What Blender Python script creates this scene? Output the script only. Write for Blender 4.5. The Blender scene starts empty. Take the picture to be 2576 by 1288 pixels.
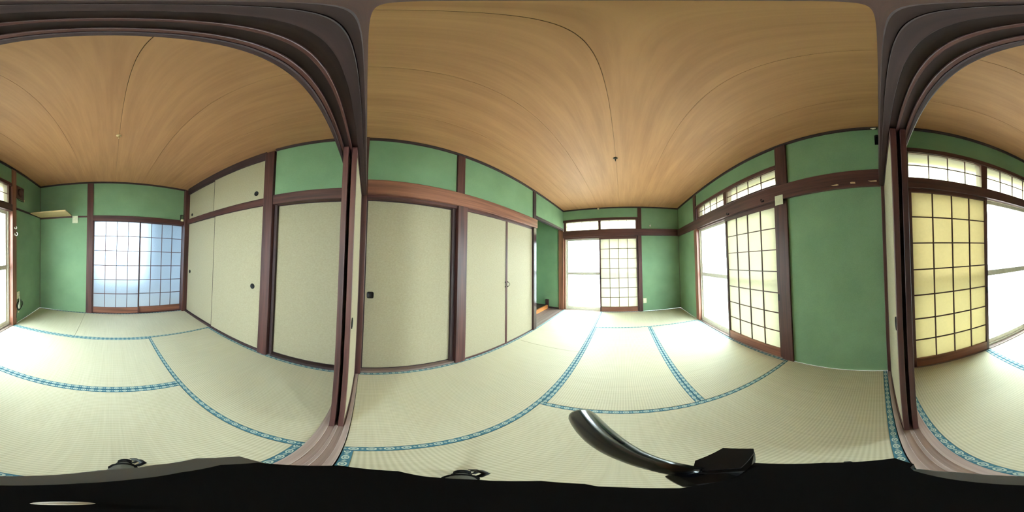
import bpy, bmesh, math, random
from mathutils import Matrix, Vector

# ------------------------------------------------------------------ camera, world, exposure
scene = bpy.context.scene
COL = scene.collection
CAM_Z = 1.146
YAW, PITCH, ROLL = math.radians(-38.905), math.radians(1.950), math.radians(1.154)

def camera_matrix():
    cy, sy = math.cos(YAW), math.sin(YAW)
    cp, sp = math.cos(PITCH), math.sin(PITCH)
    cr, sr = math.cos(ROLL), math.sin(ROLL)
    rz = Matrix(((cy, sy, 0), (-sy, cy, 0), (0, 0, 1)))
    rx = Matrix(((1, 0, 0), (0, cp, -sp), (0, sp, cp)))
    ry = Matrix(((cr, 0, sr), (0, 1, 0), (-sr, 0, cr)))
    base = Matrix(((1, 0, 0), (0, 0, -1), (0, 1, 0)))
    m = (rx @ ry @ rz @ base).to_4x4()
    m.translation = Vector((0, 0, CAM_Z))
    return m

cam_data = bpy.data.cameras.new('panorama_camera')
cam = bpy.data.objects.new('panorama_camera', cam_data)
COL.objects.link(cam)
cam_data.type = 'PANO'
cam_data.clip_start = 0.02
try:
    cam_data.panorama_type = 'EQUIRECTANGULAR'
except Exception:
    pass
try:
    cam_data.cycles.panorama_type = 'EQUIRECTANGULAR'
except Exception:
    pass
cam.matrix_world = camera_matrix()
scene.camera = cam

WORLD_STRENGTH = 30.0
world = bpy.data.worlds.new('overcast_sky')
scene.world = world
world.use_nodes = True
bg = world.node_tree.nodes['Background']
bg.inputs['Color'].default_value = (0.80, 0.92, 1.0, 1)
bg.inputs['Strength'].default_value = WORLD_STRENGTH

scene.view_settings.view_transform = 'Standard'
scene.view_settings.look = 'None'
scene.view_settings.gamma = 1.0
scene.view_settings.use_curve_mapping = False
scene.view_settings.exposure = 0.6
try:
    scene.cycles.max_bounces = 14
    scene.cycles.diffuse_bounces = 8
    scene.cycles.transparent_max_bounces = 16
    scene.cycles.sample_clamp_indirect = 12.0
except Exception:
    pass
random.seed(7)

# ------------------------------------------------------------------ materials
def s2l(c):
    return tuple(((v / 255) / 12.92 if v / 255 <= 0.04045 else ((v / 255 + 0.055) / 1.055) ** 2.4) for v in c) + (1,)

class NT:
    def __init__(self, name):
        self.m = bpy.data.materials.new(name)
        self.m.use_nodes = True
        self.t = self.m.node_tree
        self.n = self.t.nodes
        self.l = self.t.links
        self.p = self.n.get('Principled BSDF')
        self.out = self.n.get('Material Output')
    def add(self, kind, **kw):
        nd = self.n.new(kind)
        for k, v in kw.items():
            if k.startswith('i_'):
                nd.inputs[k[2:].replace('_', ' ')].default_value = v
            else:
                setattr(nd, k, v)
        return nd
    def link(self, a, b):
        self.l.new(a, b)
    def math(self, op, a, b=None):
        nd = self.n.new('ShaderNodeMath')
        nd.operation = op
        for i, v in enumerate((a, b)):
            if v is None:
                continue
            if isinstance(v, (int, float)):
                nd.inputs[i].default_value = v
            else:
                self.l.new(v, nd.inputs[i])
        return nd.outputs[0]
    def coords(self, scale=(1, 1, 1), jitter=True):
        tc = self.add('ShaderNodeTexCoord')
        v = tc.outputs['Object']
        if jitter:
            oi = self.add('ShaderNodeObjectInfo')
            sc = self.add('ShaderNodeVectorMath', operation='SCALE')
            cb = self.add('ShaderNodeCombineXYZ')
            for i in range(3):
                self.link(oi.outputs['Random'], cb.inputs[i])
            self.link(cb.outputs[0], sc.inputs[0])
            sc.inputs['Scale'].default_value = 37.0
            ad = self.add('ShaderNodeVectorMath', operation='ADD')
            self.link(v, ad.inputs[0])
            self.link(sc.outputs[0], ad.inputs[1])
            v = ad.outputs[0]
        mp = self.add('ShaderNodeMapping')
        mp.inputs['Scale'].default_value = scale
        self.link(v, mp.inputs['Vector'])
        return mp.outputs[0]
    def ramp(self, fac, stops):
        r = self.add('ShaderNodeValToRGB')
        e = r.color_ramp.elements
        while len(e) < len(stops):
            e.new(0.5)
        for el, (pos, col) in zip(e, stops):
            el.position = pos
            el.color = col
        self.link(fac, r.inputs[0])
        return r.outputs[0]
    def bump(self, height, strength, dist):
        b = self.add('ShaderNodeBump')
        b.inputs['Strength'].default_value = strength
        b.inputs['Distance'].default_value = dist
        self.link(height, b.inputs['Height'])
        return b.outputs[0]

def plain(name, rgb, rough=0.6, metal=0.0, spec=0.5):
    w = NT(name)
    nz = w.add('ShaderNodeTexNoise')
    nz.inputs['Scale'].default_value = 30
    w.link(w.coords(), nz.inputs['Vector'])
    c = s2l(rgb)
    lo = tuple(v * 0.9 for v in c[:3]) + (1,)
    hi = tuple(min(1, v * 1.08) for v in c[:3]) + (1,)
    w.link(w.ramp(nz.outputs['Fac'], [(0.3, lo), (0.7, hi)]), w.p.inputs['Base Color'])
    w.p.inputs['Roughness'].default_value = rough
    w.p.inputs['Metallic'].default_value = metal
    w.p.inputs['Specular IOR Level'].default_value = spec
    return w.m

def wood(name, dark, light, axis, rough=0.45, fine=1.0, bump=0.15):
    w = NT(name)
    s = [26 * fine] * 3
    s['xyz'.index(axis)] = 1.1
    n1 = w.add('ShaderNodeTexNoise')
    n1.inputs['Scale'].default_value = 1.0
    n1.inputs['Detail'].default_value = 6
    w.link(w.coords(tuple(s)), n1.inputs['Vector'])
    s2 = [110 * fine] * 3
    s2['xyz'.index(axis)] = 3.0
    n2 = w.add('ShaderNodeTexNoise')
    n2.inputs['Scale'].default_value = 1.0
    n2.inputs['Detail'].default_value = 3
    w.link(w.coords(tuple(s2)), n2.inputs['Vector'])
    f = w.math('ADD', w.math('MULTIPLY', n1.outputs['Fac'], 0.65), w.math('MULTIPLY', n2.outputs['Fac'], 0.35))
    w.link(w.ramp(f, [(0.34, s2l(dark)), (0.66, s2l(light))]), w.p.inputs['Base Color'])
    w.p.inputs['Roughness'].default_value = rough
    w.link(w.bump(f, bump, 0.002), w.p.inputs['Normal'])
    return w.m

def plaster(name, a, b):
    w = NT(name)
    v = w.coords()
    n1 = w.add('ShaderNodeTexNoise')
    n1.inputs['Scale'].default_value = 3.0
    n1.inputs['Detail'].default_value = 4
    w.link(v, n1.inputs['Vector'])
    n2 = w.add('ShaderNodeTexNoise')
    n2.inputs['Scale'].default_value = 260
    n2.inputs['Detail'].default_value = 4
    w.link(v, n2.inputs['Vector'])
    f = w.math('ADD', w.math('MULTIPLY', n1.outputs['Fac'], 0.5), w.math('MULTIPLY', n2.outputs['Fac'], 0.5))
    w.link(w.ramp(f, [(0.3, s2l(a)), (0.7, s2l(b))]), w.p.inputs['Base Color'])
    w.p.inputs['Roughness'].default_value = 0.95
    w.p.inputs['Specular IOR Level'].default_value = 0.1
    w.link(w.bump(n2.outputs['Fac'], 0.35, 0.002), w.p.inputs['Normal'])
    return w.m

def fusuma_paper(name, a, b):
    w = NT(name)
    n1 = w.add('ShaderNodeTexNoise')
    n1.inputs['Scale'].default_value = 1.0
    n1.inputs['Detail'].default_value = 6
    w.link(w.coords((60, 60, 95)), n1.inputs['Vector'])
    n2 = w.add('ShaderNodeTexNoise')
    n2.inputs['Scale'].default_value = 220
    n2.inputs['Detail'].default_value = 2
    w.link(w.coords(), n2.inputs['Vector'])
    f = w.math('ADD', w.math('MULTIPLY', n1.outputs['Fac'], 0.6), w.math('MULTIPLY', n2.outputs['Fac'], 0.4))
    w.link(w.ramp(f, [(0.32, s2l(a)), (0.68, s2l(b))]), w.p.inputs['Base Color'])
    w.p.inputs['Roughness'].default_value = 0.75
    w.p.inputs['Specular IOR Level'].default_value = 0.25
    w.link(w.bump(f, 0.15, 0.001), w.p.inputs['Normal'])
    return w.m

def tatami(name, across):
    w = NT(name)
    tc = w.add('ShaderNodeTexCoord')
    sp = w.add('ShaderNodeSeparateXYZ')
    w.link(tc.outputs['Object'], sp.inputs[0])
    ac = sp.outputs['XYZ'.index(across.upper())]
    al = sp.outputs['XYZ'.index('Y' if across == 'x' else 'X')]
    st = w.math('ADD', w.math('MULTIPLY', w.math('SINE', w.math('MULTIPLY', ac, 2 * math.pi / 0.0155)), 0.5), 0.5)
    st2 = w.math('ADD', w.math('MULTIPLY', w.math('SINE', w.math('MULTIPLY', al, 2 * math.pi / 0.006)), 0.5), 0.5)
    n1 = w.add('ShaderNodeTexNoise')
    n1.inputs['Scale'].default_value = 1.0
    n1.inputs['Detail'].default_value = 5
    sc = (3, 130, 1) if across == 'x' else (130, 3, 1)
    w.link(w.coords(sc), n1.inputs['Vector'])
    n2 = w.add('ShaderNodeTexNoise')
    n2.inputs['Scale'].default_value = 1.6
    n2.inputs['Detail'].default_value = 3
    w.link(w.coords(), n2.inputs['Vector'])
    f = w.math('ADD', w.math('MULTIPLY', st, 0.28), w.math('MULTIPLY', n1.outputs['Fac'], 0.42))
    f = w.math('ADD', f, w.math('MULTIPLY', n2.outputs['Fac'], 0.30))
    f = w.math('ADD', f, w.math('MULTIPLY', st2, 0.02))
    w.link(w.ramp(f, [(0.25, s2l(TATAMI_LO)), (0.75, s2l(TATAMI_HI))]), w.p.inputs['Base Color'])
    w.p.inputs['Roughness'].default_value = 0.62
    w.p.inputs['Specular IOR Level'].default_value = 0.3
    w.link(w.bump(st, 0.25, 0.0012), w.p.inputs['Normal'])
    return w.m

def heri(name, along):
    w = NT(name)
    tc = w.add('ShaderNodeTexCoord')
    sp = w.add('ShaderNodeSeparateXYZ')
    w.link(tc.outputs['Object'], sp.inputs[0])
    al = sp.outputs['XYZ'.index(along.upper())]
    ac = sp.outputs['XYZ'.index('Y' if along == 'x' else 'X')]
    P = 0.052
    t = w.math('SUBTRACT', w.math('FRACT', w.math('ADD', w.math('DIVIDE', al, P), 0.5)), 0.5)
    ex = w.math('POWER', w.math('DIVIDE', w.math('MULTIPLY', t, P), 0.0165), 2.0)
    ey = w.math('POWER', w.math('DIVIDE', ac, 0.0105), 2.0)
    e = w.math('SQRT', w.math('ADD', ex, ey))
    ring = w.math('LESS_THAN', w.math('ABSOLUTE', w.math('SUBTRACT', e, 0.8)), 0.2)
    core = w.math('LESS_THAN', e, 0.38)
    t2 = w.math('SUBTRACT', w.math('FRACT', w.math('DIVIDE', al, P)), 0.5)
    dia = w.math('LESS_THAN', w.math('ADD', w.math('ABSOLUTE', w.math('MULTIPLY', t2, P)), w.math('ABSOLUTE', ac)), 0.0075)
    m = w.math('MINIMUM', w.math('ADD', w.math('ADD', ring, core), w.math('MULTIPLY', dia, 0.6)), 1.0)
    n = w.add('ShaderNodeTexNoise')
    n.inputs['Scale'].default_value = 300
    w.link(w.coords(), n.inputs['Vector'])
    m = w.math('MULTIPLY', m, w.math('ADD', w.math('MULTIPLY', n.outputs['Fac'], 0.5), 0.55))
    w.link(w.ramp(m, [(0.0, s2l((62, 112, 128))), (0.9, s2l((196, 208, 190)))]), w.p.inputs['Base Color'])
    w.p.inputs['Roughness'].default_value = 0.8
    return w.m

def shoji_paper(name, rgb, glow):
    w = NT(name)
    w.n.remove(w.p)
    tr = w.add('ShaderNodeBsdfTranslucent')
    df = w.add('ShaderNodeBsdfDiffuse')
    n = w.add('ShaderNodeTexNoise')
    n.inputs['Scale'].default_value = 40
    n.inputs['Detail'].default_value = 5
    w.link(w.coords(), n.inputs['Vector'])
    c = s2l(rgb)
    col = w.ramp(n.outputs['Fac'], [(0.3, tuple(v * 0.93 for v in c[:3]) + (1,)), (0.7, c)])
    tr.inputs['Color'].default_value = glow
    w.link(col, df.inputs['Color'])
    mx = w.add('ShaderNodeMixShader')
    mx.inputs[0].default_value = 0.5
    w.link(df.outputs[0], mx.inputs[1])
    w.link(tr.outputs[0], mx.inputs[2])
    w.link(mx.outputs[0], w.out.inputs['Surface'])
    return w.m

def clear_glass(name, tint=(0.93, 0.96, 0.95, 1)):
    w = NT(name)
    w.n.remove(w.p)
    tp = w.add('ShaderNodeBsdfTransparent')
    tp.inputs['Color'].default_value = tint
    gl = w.add('ShaderNodeBsdfGlossy')
    gl.inputs['Roughness'].default_value = 0.03
    mx = w.add('ShaderNodeMixShader')
    mx.inputs[0].default_value = 0.05
    w.link(tp.outputs[0], mx.inputs[1])
    w.link(gl.outputs[0], mx.inputs[2])
    w.link(mx.outputs[0], w.out.inputs['Surface'])
    return w.m

def frosted(name, tint, rough, soft, bumpy=0.0):
    """pebbled glass: part scatters like milk, part blurs what lies behind"""
    w = NT(name)
    w.n.remove(w.p)
    tr = w.add('ShaderNodeBsdfTranslucent')
    tr.inputs['Color'].default_value = tint
    rf = w.add('ShaderNodeBsdfRefraction')
    rf.inputs['Color'].default_value = tint
    rf.inputs['Roughness'].default_value = rough
    rf.inputs['IOR'].default_value = 1.25
    if bumpy:
        v = w.add('ShaderNodeTexVoronoi')
        v.inputs['Scale'].default_value = 85
        w.link(w.coords(), v.inputs['Vector'])
        nn = w.bump(v.outputs['Distance'], bumpy, 0.004)
        w.link(nn, rf.inputs['Normal'])
        w.link(nn, tr.inputs['Normal'])
    mx = w.add('ShaderNodeMixShader')
    mx.inputs[0].default_value = soft
    w.link(rf.outputs[0], mx.inputs[1])
    w.link(tr.outputs[0], mx.inputs[2])
    w.link(mx.outputs[0], w.out.inputs['Surface'])
    return w.m

def milky_glass(name, tint, soft):
    w = NT(name)
    w.n.remove(w.p)
    tp = w.add('ShaderNodeBsdfTransparent')
    tp.inputs['Color'].default_value = tint
    tr = w.add('ShaderNodeBsdfTranslucent')
    tr.inputs['Color'].default_value = tint
    mx = w.add('ShaderNodeMixShader')
    mx.inputs[0].default_value = soft
    w.link(tp.outputs[0], mx.inputs[1])
    w.link(tr.outputs[0], mx.inputs[2])
    w.link(mx.outputs[0], w.out.inputs['Surface'])
    return w.m

TATAMI_LO, TATAMI_HI = (186, 178, 148), (214, 207, 180)
M = {}
for ax in 'xyz':
    M['wood_' + ax] = wood('dark_stained_wood_' + ax, (50, 26, 27), (94, 55, 50), ax)
    M['brown_' + ax] = wood('reddish_brown_wood_' + ax, (98, 58, 46), (152, 98, 76), ax)
    M['black_' + ax] = wood('blackened_wood_' + ax, (40, 23, 25), (64, 40, 41), ax, rough=0.65)
M['lacquer'] = wood('lacquered_dark_post_wood', (40, 24, 26), (66, 40, 40), 'z', rough=0.14, bump=0.02)
M['sill_x'] = wood('worn_sill_wood_x', (142, 120, 112), (186, 164, 154), 'x', rough=0.5)
M['sill_y'] = wood('worn_sill_wood_y', (104, 84, 78), (150, 128, 118), 'y', rough=0.5)
M['ceiling'] = wood('cedar_ceiling_board', (164, 115, 78), (183, 133, 92), 'y', rough=0.6, fine=0.5, bump=0.02)
M['board'] = wood('pale_shelf_wood', (178, 146, 100), (214, 186, 138), 'x', rough=0.6)
M['orange'] = wood('varnished_alcove_wood', (150, 84, 40), (206, 134, 76), 'y', rough=0.3)
M['green'] = plaster('green_sand_plaster', (110, 138, 106), (130, 158, 123))
M['cream'] = fusuma_paper('cream_fusuma_paper', (152, 141, 116), (168, 157, 132))
M['paper'] = shoji_paper('white_shoji_paper', (238, 233, 214), (.43, .41, .325, 1))
M['old_paper'] = shoji_paper('weakly_lit_shoji_paper', (232, 218, 172), (.37, .325, .22, 1))  # weaker, yellower backlight of the shelf room shoji put into the paper colour
M['tatami_x'] = tatami('tatami_rush_ridges_along_x', 'y')
M['tatami_y'] = tatami('tatami_rush_ridges_along_y', 'x')
M['heri_x'] = heri('blue_brocade_border_x', 'x')
M['heri_y'] = heri('blue_brocade_border_y', 'y')
M['glass'] = clear_glass('clear_glass')
M['frost'] = milky_glass('frosted_lower_glass', (0.90, 0.95, 0.94, 1), 0.45)
M['transom'] = frosted('frosted_transom_glass', (0.55, 0.54, 0.42, 1), 0.30, 0.05)
M['pebble'] = frosted('pebbled_blue_glass', (0.32, 0.355, 0.385, 1), 0.60, 0.32, 0.6)
M['alu'] = plain('dull_aluminium', (206, 198, 184), 0.45, 0.0)
M['black'] = plain('black_plastic', (10, 9, 12), 0.5, 0.0, 0.3)
M['gloss'] = plain('glossy_black_plastic', (8, 9, 14), 0.2, 0.0, 0.45)
M['rubber'] = plain('matt_black_rubber', (9, 8, 10), 0.9, 0.0, 0.2)
M['grey'] = plain('grey_plastic', (120, 124, 122), 0.5)
M['iron'] = plain('blackened_iron', (14, 12, 17), 0.5, 0.0, 0.3)
M['brass'] = plain('dark_bronze', (60, 50, 42), 0.4, 0.7)
M['white'] = plain('white_plastic', (226, 226, 214), 0.5)
M['ivory'] = plain('ivory_plastic', (222, 216, 180), 0.5)
M['card'] = plain('pale_paper_card', (206, 206, 178), 0.9)
M['tape'] = plain('yellowed_tape', (206, 176, 140), 0.8)
M['outer'] = plaster('pale_outer_render', (196, 192, 182), (214, 210, 200))
M['cool'] = plaster('cool_white_wallpaper', (206, 216, 226), (222, 230, 238))
M['ground'] = plaster('pale_gravel', (140, 138, 130), (168, 166, 158))
M['eave'] = wood('eave_board_wood', (96, 88, 58), (126, 116, 80), 'x', rough=0.7)
M['dim'] = plain('dark_closet_board', (70, 58, 48), 0.9)

# ------------------------------------------------------------------ helpers
MESHES = {}

def box_mesh(dx, dy, dz, bev=0.0):
    key = (round(dx, 4), round(dy, 4), round(dz, 4), bev)
    if key in MESHES:
        return MESHES[key]
    bm = bmesh.new()
    bmesh.ops.create_cube(bm, size=1.0)
    bmesh.ops.scale(bm, vec=(dx, dy, dz), verts=bm.verts)
    if bev:
        bmesh.ops.bevel(bm, geom=bm.edges[:], offset=min(bev, 0.3 * min(dx, dy, dz)), segments=1, affect='EDGES')
    me = bpy.data.meshes.new('block')
    bm.to_mesh(me)
    bm.free()
    MESHES[key] = me
    return me

def origin(parent):
    v = Vector((0, 0, 0))
    while parent is not None:
        v += Vector(parent.location)
        parent = parent.parent
    return v

def put(name, me, mat, loc, parent=None, rot=None):
    if not me.materials:
        me.materials.append(M[mat])
    elif me.materials[0] != M[mat]:
        key = (me.name, mat)
        if key not in MESHES:
            c = me.copy()
            c.materials[0] = M[mat]
            MESHES[key] = c
        me = MESHES[key]
    o = bpy.data.objects.new(name, me)
    COL.objects.link(o)
    o.location = Vector(loc) - origin(parent)
    if rot:
        o.rotation_euler = rot
    if parent is not None:
        o.parent = parent
    return o

def box(name, b, mat, parent=None, bev=0.0):
    """b = (x0, x1, y0, y1, z0, z1) in room coordinates"""
    x0, x1, y0, y1, z0, z1 = b
    x0, x1 = min(x0, x1), max(x0, x1)
    y0, y1 = min(y0, y1), max(y0, y1)
    z0, z1 = min(z0, z1), max(z0, z1)
    me = box_mesh(x1 - x0, y1 - y0, z1 - z0, bev)
    return put(name, me, mat, ((x0 + x1) / 2, (y0 + y1) / 2, (z0 + z1) / 2), parent)

def tag(o, label, cat=None, group=None, kind=None):
    o['label'] = label
    if cat:
        o['category'] = cat
    if group:
        o['group'] = group
    if kind:
        o['kind'] = kind
    return o

def empty(name, loc, label, cat=None, group=None, kind=None):
    o = bpy.data.objects.new(name, None)
    o.empty_display_size = 0.1
    COL.objects.link(o)
    o.location = loc
    return tag(o, label, cat, group, kind)

def trim(name, b, mat, label, bev=0.003):
    return tag(box(name, b, mat, None, bev), label, 'trim', None, 'structure')

def from_bm(name, bm, mat, loc, parent=None, smooth=True, rot=None):
    me = bpy.data.meshes.new(name)
    bmesh.ops.recalc_face_normals(bm, faces=bm.faces[:])
    bm.to_mesh(me)
    bm.free()
    if smooth:
        for p in me.polygons:
            p.use_smooth = True
    return put(name, me, mat, loc, parent, rot)

def tube_bm(pts, radii, seg=12, closed=False):
    """swept tube through pts, one radius per point"""
    bm = bmesh.new()
    pts = [Vector(p) for p in pts]
    if isinstance(radii, (int, float)):
        radii = [radii] * len(pts)
    rings = []
    up = None
    n = len(pts)
    for i, p in enumerate(pts):
        if closed:
            d = pts[(i + 1) % n] - pts[i - 1]
        else:
            d = pts[min(i + 1, n - 1)] - pts[max(i - 1, 0)]
        d.normalize()
        if up is None:
            up = Vector((0, 0, 1)) if abs(d.z) < 0.9 else Vector((1, 0, 0))
        a = d.cross(up).normalized()
        up = a.cross(d).normalized()
        rings.append([bm.verts.new(p + (a * math.cos(2 * math.pi * k / seg) + up * math.sin(2 * math.pi * k / seg)) * radii[i]) for k in range(seg)])
    for i in range(n if closed else n - 1):
        r0, r1 = rings[i], rings[(i + 1) % n]
        for k in range(seg):
            bm.faces.new((r0[k], r0[(k + 1) % seg], r1[(k + 1) % seg], r1[k]))
    if not closed:
        bm.faces.new(rings[0])
        bm.faces.new(rings[-1])
    return bm

def lathe_bm(profile, seg=24):
    """profile of (r, h) turned about local z"""
    bm = bmesh.new()
    rings = []
    for r, z in profile:
        rings.append([bm.verts.new((r * math.cos(2 * math.pi * k / seg), r * math.sin(2 * math.pi * k / seg), z)) for k in range(seg)])
    for a, b in zip(rings, rings[1:]):
        for k in range(seg):
            bm.faces.new((a[k], a[(k + 1) % seg], b[(k + 1) % seg], b[k]))
    bm.faces.new(rings[0])
    bm.faces.new(rings[-1])
    return bm

def prism_bm(outline, z0, z1, bev=0.002):
    bm = bmesh.new()
    lo = [bm.verts.new((x, y, z0)) for x, y in outline]
    hi = [bm.verts.new((x, y, z1)) for x, y in outline]
    n = len(outline)
    bm.faces.new(lo[::-1])
    top = bm.faces.new(hi)
    for i in range(n):
        bm.faces.new((lo[i], lo[(i + 1) % n], hi[(i + 1) % n], hi[i]))
    if bev:
        bmesh.ops.bevel(bm, geom=list(top.edges), offset=bev, segments=2, affect='EDGES')
    return bm

# ------------------------------------------------------------------ measurements of the place
XL, XR, YF, YB, ZC = -1.374, 1.302, 3.605, -2.815, 2.40
DOOR_R1, DOOR_R2 = -0.030, -0.150          # edges of the threshold between the two rooms

# ------------------------------------------------------------------ ground, floor, ceiling
tag(box('ground', (-14, 14, -14, 14, -0.55, -0.45), 'ground'), 'pale bright ground outside the windows', 'ground', None, 'structure')
tag(box('floor', (-2.4, 1.50, -2.95, 3.76, -0.20, -0.055), 'dim'), 'wooden subfloor hidden under the tatami mats', 'floor', None, 'structure')

def ceiling(name, y0, y1, label):
    e = empty(name, ((XL + XR) / 2, (y0 + y1) / 2, ZC), label, 'ceiling', None, 'structure')
    edges = [XL - 0.02, -0.982, -0.515, -0.050, 0.425, 0.900, XR + 0.02]
    for a, b in zip(edges, edges[1:]):
        box('ceiling_board', (a + 0.0008, b - 0.0008, y0, y1, ZC, ZC + 0.012), 'ceiling', e, 0.001)
    box('ceiling_backing', (XL - 0.10, XR + 0.12, y0, y1, ZC + 0.0125, ZC + 0.10), 'dim', e)
    return e
ceiling('ceiling', -0.09, YF + 0.02, 'warm brown board ceiling over the room with the alcove and bright far window')
ceiling('ceiling.001', YB - 0.02, -0.09, 'warm brown board ceiling over the room with the corner shelf')

# dark cornice strips where ceiling meets wall
C0, C1, CP = 2.372, ZC, 0.022
n_trim = [0]
def T(b, mat, label, bev=0.003):
    n_trim[0] += 1
    return trim('trim_%d' % n_trim[0], b, mat, label, bev)
T((XL - .02, XL + CP, -.03, YF, C0, C1), 'black_y', 'dark cornice strip above the three tall cream closet doors and alcove')
T((XR - CP, XR + .02, -.03, YF, C0, C1), 'black_y', 'dark cornice strip above the wall with tape scraps and side window')
T((XL + CP, XR - CP, YF - CP, YF + .02, C0, C1), 'black_x', 'dark cornice strip above the far transom window')
T((XR - CP, XR + .02, YB, -.15, C0, C1), 'black_y', 'dark cornice strip above the yellow shoji screen wall')
T((XL + CP, XR - CP, YB - .02, YB + CP, C0, C1), 'black_x', 'dark cornice strip above the pebbled glass doors and corner shelf')
T((XL - .02, XL + CP, -.905, -.15, C0, C1), 'black_y', 'dark cornice strip above the single cream door with no visible pull')
T((XL - .06, XL + .010, -2.735, -1.02, 2.285, ZC), 'black_y', 'thick dark beam under the ceiling above the small upper cupboard doors')

# ------------------------------------------------------------------ green plaster walls
def wall(name, loc, label, panels):
    e = empty(name, loc, label, 'wall', None, 'structure')
    for i, p in enumerate(panels):
        box(p[0], p[1], p[2], e)
    return e
PX = XL - 0.06
wall('wall_left', (XL, .4, 0), 'green plaster wall above the cream closet doors on the alcove side', [
    ('plaster_panel', (PX, XL, -.02, .83, 1.72, ZC), 'green'),
    ('plaster_panel', (PX, XL, .915, 2.23, 1.72, ZC), 'green'),
    ('plaster_panel', (PX, XL, 2.305, YF, 1.94, ZC), 'green'),
    ('plaster_panel', (PX, XL, -.90, -.14, 1.70, ZC), 'green'),
    ('closet_back', (-1.60, -1.52, -2.83, 2.31, 0, ZC), 'dim'),
    ('closet_partition', (-1.52, -1.44, .80, .96, 0, ZC), 'dim'),
    ('closet_partition', (-1.52, -1.38, -.15, -.02, 0, ZC), 'dim'),
    ('closet_partition', (-1.52, -1.44, -1.02, -.88, 0, ZC), 'dim')])
wall('wall_right', (XR, 1.8, 0), 'green plaster wall with the tape scraps and the side window', [
    ('plaster_panel', (XR, XR + .14, -.14, .80, 0, 1.72), 'green'),
    ('plaster_panel', (XR, XR + .14, -.14, .80, 1.72, ZC), 'green'),
    ('plaster_panel', (XR, XR + .14, .80, 2.63, 2.13, ZC), 'green'),
    ('plaster_panel', (XR, XR + .14, 2.72, YF + .14, 0, 1.72), 'green'),
    ('plaster_panel', (XR, XR + .14, 2.72, YF + .14, 1.72, ZC), 'green')])
wall('wall_right.001', (XR, -1.5, 0), 'green plaster wall around the yellow shoji screen and cable coil', [
    ('plaster_panel', (XR, XR + .14, -1.90, -.14, 2.12, ZC), 'green'),
    ('plaster_panel', (XR, XR + .14, YB - .14, -1.95, 0, 1.755), 'green'),
    ('plaster_panel', (XR, XR + .14, YB - .14, -1.95, 1.755, ZC), 'green')])
wall('wall_far', (0, YF, 0), 'green plaster wall with the bright window and power outlet', [
    ('plaster_panel', (XL, .36, YF, YF + .14, 2.145, ZC), 'green'),
    ('plaster_panel', (.41, XR, YF, YF + .14, 0, 1.72), 'green'),
    ('plaster_panel', (.41, XR, YF, YF + .14, 1.72, ZC), 'green')])
wall('wall_back', (0, YB, 0), 'green plaster wall above the pebbled glass doors and behind the shelf', [
    ('plaster_panel', (-1.42, .33, YB - .12, YB, 1.75, ZC), 'green'),
    ('plaster_panel', (.40, XR, YB - .12, YB, 0, 1.735), 'green'),
    ('plaster_panel', (.40, XR, YB - .12, YB, 1.735, ZC), 'green')])
wall('wall_partition', (0, -.085, 1.8), 'narrow green wall above the lintel between the two rooms', [
    ('plaster_panel', (XL, XR, -.112, -.055, 1.86, ZC), 'green')])
wall('wall_alcove', (-1.8, 3.0, 0), 'green plaster walls inside the dim alcove', [
    ('plaster_panel', (-2.32, -1.38, YF, YF + .14, 0, ZC), 'green'),
    ('plaster_panel', (-2.40, -2.28, 2.22, YF + .14, 0, ZC), 'green'),
    ('plaster_panel', (-2.28, -1.45, 2.22, 2.30, 0, ZC), 'green'),
    ('alcove_ceiling', (-2.40, -1.43, 2.22, YF + .14, 2.34, 2.44), 'ceiling')])

# ------------------------------------------------------------------ posts and beams
# between the rooms
T((-1.52, -1.345, -.140, -.015, 0, ZC), 'wood_z', 'dark post beside the cream doors where the two rooms meet')
T((1.278, XR + .03, -.140, -.035, 0, ZC), 'wood_z', 'slim dark post beside the plain green wall where the rooms meet')
n_trim[0] += 1
lint = empty('trim_%d' % n_trim[0], (0, -.08, 1.70), 'dark grooved lintel beam crossing overhead between the two rooms', 'trim', None, 'structure')
box('lintel_face', (-1.345, 1.278, -.033, -.0225, 1.705, 1.862), 'black_x', lint, .001)
box('lintel_rib', (-1.345, 1.278, -.056, -.033, 1.700, 1.80), 'black_x', lint, .001)
box('groove_bed', (-1.345, 1.278, -.082, -.056, 1.716, 1.80), 'black_x', lint)
box('lintel_rib', (-1.345, 1.278, -.090, -.082, 1.700, 1.80), 'wood_x', lint, .0015)
box('groove_bed', (-1.345, 1.278, -.116, -.090, 1.716, 1.80), 'black_x', lint)
box('lintel_rib', (-1.345, 1.278, -.128, -.116, 1.700, 1.80), 'wood_x', lint, .002)
box('lintel_face', (-1.345, 1.278, -.142, -.128, 1.695, 1.80), 'black_x', lint, .003)
n_trim[0] += 1
thr = empty('trim_%d' % n_trim[0], (0, -.09, 0), 'worn grooved wooden threshold on the floor between the two rooms', 'trim', None, 'structure')
box('threshold_board', (-1.345, 1.278, -.152, -.032, -.05, .000), 'sill_x', thr, .002)
for a, b in ((-.152, -.118), (-.092, -.079), (-.054, -.032)):
    box('threshold_rib', (-1.345, 1.278, a, b, .000, .006), 'sill_x', thr, .0015)

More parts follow.
